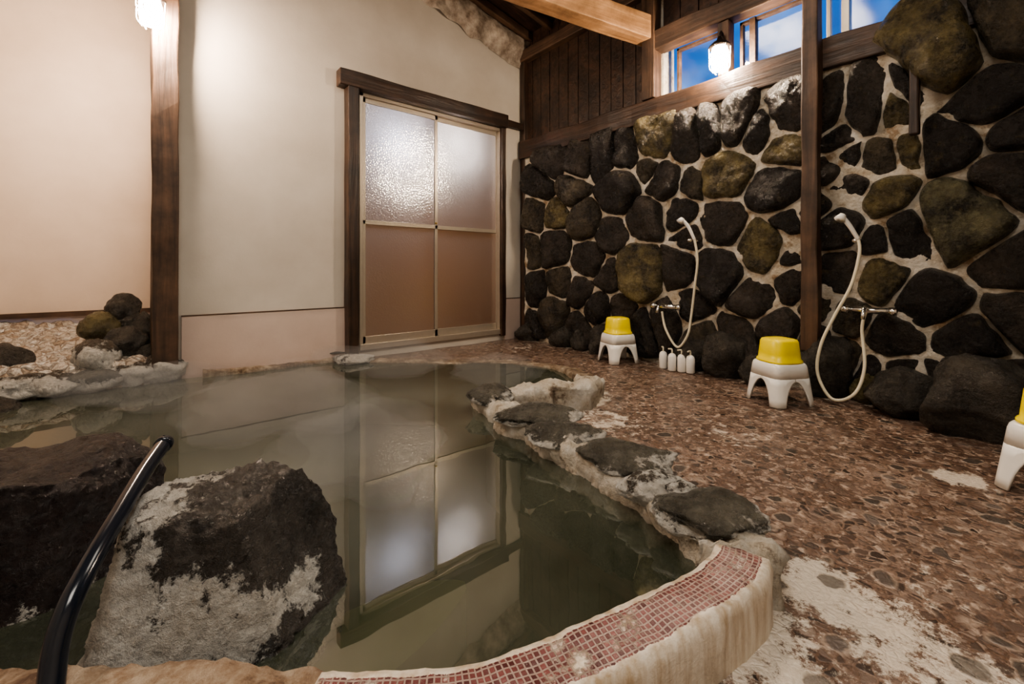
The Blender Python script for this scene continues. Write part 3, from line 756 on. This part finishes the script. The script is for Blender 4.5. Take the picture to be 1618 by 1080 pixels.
# showers
def shower(headp,hosep,mixc,off,label):
    r=empty('wall_shower'); meta(r,label,'shower')
    P=[]
    for px,py,x in hosep:
        y,z=RW(px,py,x); P.append(Vector((x,y,max(z,.02))))
    tube('shower_hose',P,.0085,M_cream,r,.015,10)
    H=[]
    for px,py,x in headp:
        y,z=RW(px,py,x); H.append(Vector((x,y,z)))
    tube('shower_handle',H,.011,M_white,r,.01,12,radii=lambda t:.010+.004*(1-t))
    hd=Vector((.5,-.35,-.8)).normalized()
    tube('shower_head',[H[0]-hd*.012,H[0]+hd*.022],.03,M_white,r,.01,20,radii=lambda t:.016+.012*t)
    y,z=RW(headp[-1][0],headp[-1][1],.15)
    tube('wall_bracket',[(.04,y,z-.01),(headp[-1][2]+.01,y,z-.01)],.012,M_chrome,r)
    y,z=RW(mixc[0],mixc[1],off); 
    tube('mixer_body',[(off,y-.09,z),(off,y+.09,z)],.017,M_chrome,r,seg=16)
    for s in(-1,1):
        tube('tap_knob',[(off,y+s*.088,z),(off,y+s*.12,z)],.022,M_chrome,r,seg=10)
        tube('supply_pipe',[(.03,y+s*.06,z),(off,y+s*.06,z)],.012,M_chrome,r)
    tube('spout',[(off,y,z),(off+.05,y,z+.02),(off+.10,y,z+.01),(off+.12,y,z-.04)],.010,M_chrome,r)
shower([(1077,347,.26),(1087,357,.24),(1097,378,.22)],[(1097,376,.22),(1102,410,.22),(1098,450,.22),(1092,500,.22),(1086,530,.24),(1070,548,.24),(1052,520,.24),(1046,492,.22)],(1052,484),.21,'chrome mixer tap with hooked white hand shower beside bottles')
shower([(1330,342,.27),(1342,356,.25),(1356,378,.22)],[(1356,378,.22),(1358,400,.23),(1345,450,.25),(1318,500,.27),(1297,545,.29),(1292,590,.31),(1315,630,.33),(1350,622,.31),(1366,580,.27),(1362,520,.23),(1368,492,.22)],(1372,490),.22,'chrome mixer tap with cream looping hand shower hose')

# lanterns
def lantern(loc,glow,label,wall):
    r=empty('wall_lantern',loc); meta(r,label,'lamp')
    lathe('lamp_cap',[(.075,.075),(.07,.085),(.045,.11),(.02,.125),(.012,.15)],M_iron,r,20)
    lathe('lamp_shade',[(.030,-.085),(.048,-.078),(.056,-.03),(.056,.04),(.045,.074)],glow,r,20)
    for k in range(6):
        a=k*math.pi/3; c,s=math.cos(a),math.sin(a)
        tube('cage_wire',[(c*.04,s*.04,-.10),(c*.064,s*.064,-.07),(c*.067,s*.067,0),(c*.07,s*.07,.08)],.003,M_white,r,.02,6)
    tube('cage_ring',[(math.cos(a/12*math.pi)*.067,math.sin(a/12*math.pi)*.067,0) for a in range(25)],.003,M_white,r,.02,6)
    w=Vector(wall)-Vector(loc)
    tube('lamp_bracket',[(0,0,.14),(w.x*.3,w.y*.3,.19),(w.x*.8,w.y*.8,.17),(w.x,w.y,.12)],.009,M_iron,r,.02,8)
x,z=BW(238,18,.24); lantern((x,.24,z),M_glow,'glowing caged lantern hung on the brown timber post',(x,.13,z))
y,z=RW(1137,92,.17); lantern((.17,y,z),M_glow2,'glowing caged lantern hung on a post between windows',(.10,y,z))

# steam puffs
for i,(px,py,Y,rx,ry,rz_) in enumerate([(610,548,2.95,.42,.20,.13),(440,640,1.95,.38,.26,.16),(230,600,2.35,.4,.2,.11),(570,700,1.45,.26,.20,.14),(780,590,2.75,.30,.18,.09)]):
    p=D(px,py,Y); p.z=.045+rz_*.8
    o=boulder('steam_puff',p,(rx,ry,rz_),200+i,M_steam,RZ,4,.5,0); meta(o,'faint white steam drifting above the hot water','steam','stuff')

# ---------- lights
def light(kind,loc,e,c,size=.3,rot=(0,0,0)):
    l=bpy.data.lights.new('lamp',kind); l.energy=e; l.color=c
    if kind=='AREA': l.size=size
    else: l.shadow_soft_size=size
    o=bpy.data.objects.new('added_light',l); COL.objects.link(o); o.location=loc; o.rotation_euler=rot; return o  # only for added fill and door-glow lights; no fixture belongs to them
light('AREA',(3.4,3.8,3.3),62,(1,.93,.84),1.2)  # unseen overhead fill, added to brighten the room
light('AREA',(1.6,2.2,3.1),24,(1,.90,.78),.9)  # second added fill, over the stone wall side
bx_,bz_=BW(727,225); light('POINT',(bx_,-.16,bz_),85,(.95,.96,1.0),.06)  # added behind the right pane, stands in for the highlight reflected there
bx_,bz_=BW(632,225); light('POINT',(bx_,-.24,bz_),60,(.66,.76,1.0),.12)  # added bluish light behind the left pane, imitates its reflected glow
light('POINT',(1.2,-.8,.8),22,(1,.50,.2),.2)  # unseen warm light added behind the door to tint its lower panes
w=bpy.data.worlds.new('w'); bpy.context.scene.world=w; w.use_nodes=True
nt=w.node_tree; bg=nt.nodes['Background']
v=coord(nt,'Generated'); n=noi(nt,v,6,3)
lk(nt,ramp(nt,n,[(.42,(.02,.14,.55)),(.60,(.10,.32,.85)),(.72,(.55,.72,.95))]),bg.inputs['Color']); bg.inputs['Strength'].default_value=1.2
try: bpy.context.scene.view_settings.look='AgX - Medium High Contrast'
except Exception: pass

cam=bpy.data.cameras.new('cam'); co=bpy.data.objects.new('cam',cam); COL.objects.link(co)
co.location=(CX,CY,CH); co.rotation_euler=(math.pi/2,0,RZ); cam.lens=F/1618*36; cam.shift_y=-(540-HZ)/1618; cam.clip_start=.02
bpy.context.scene.camera=co
bpy.context.view_layer.update()
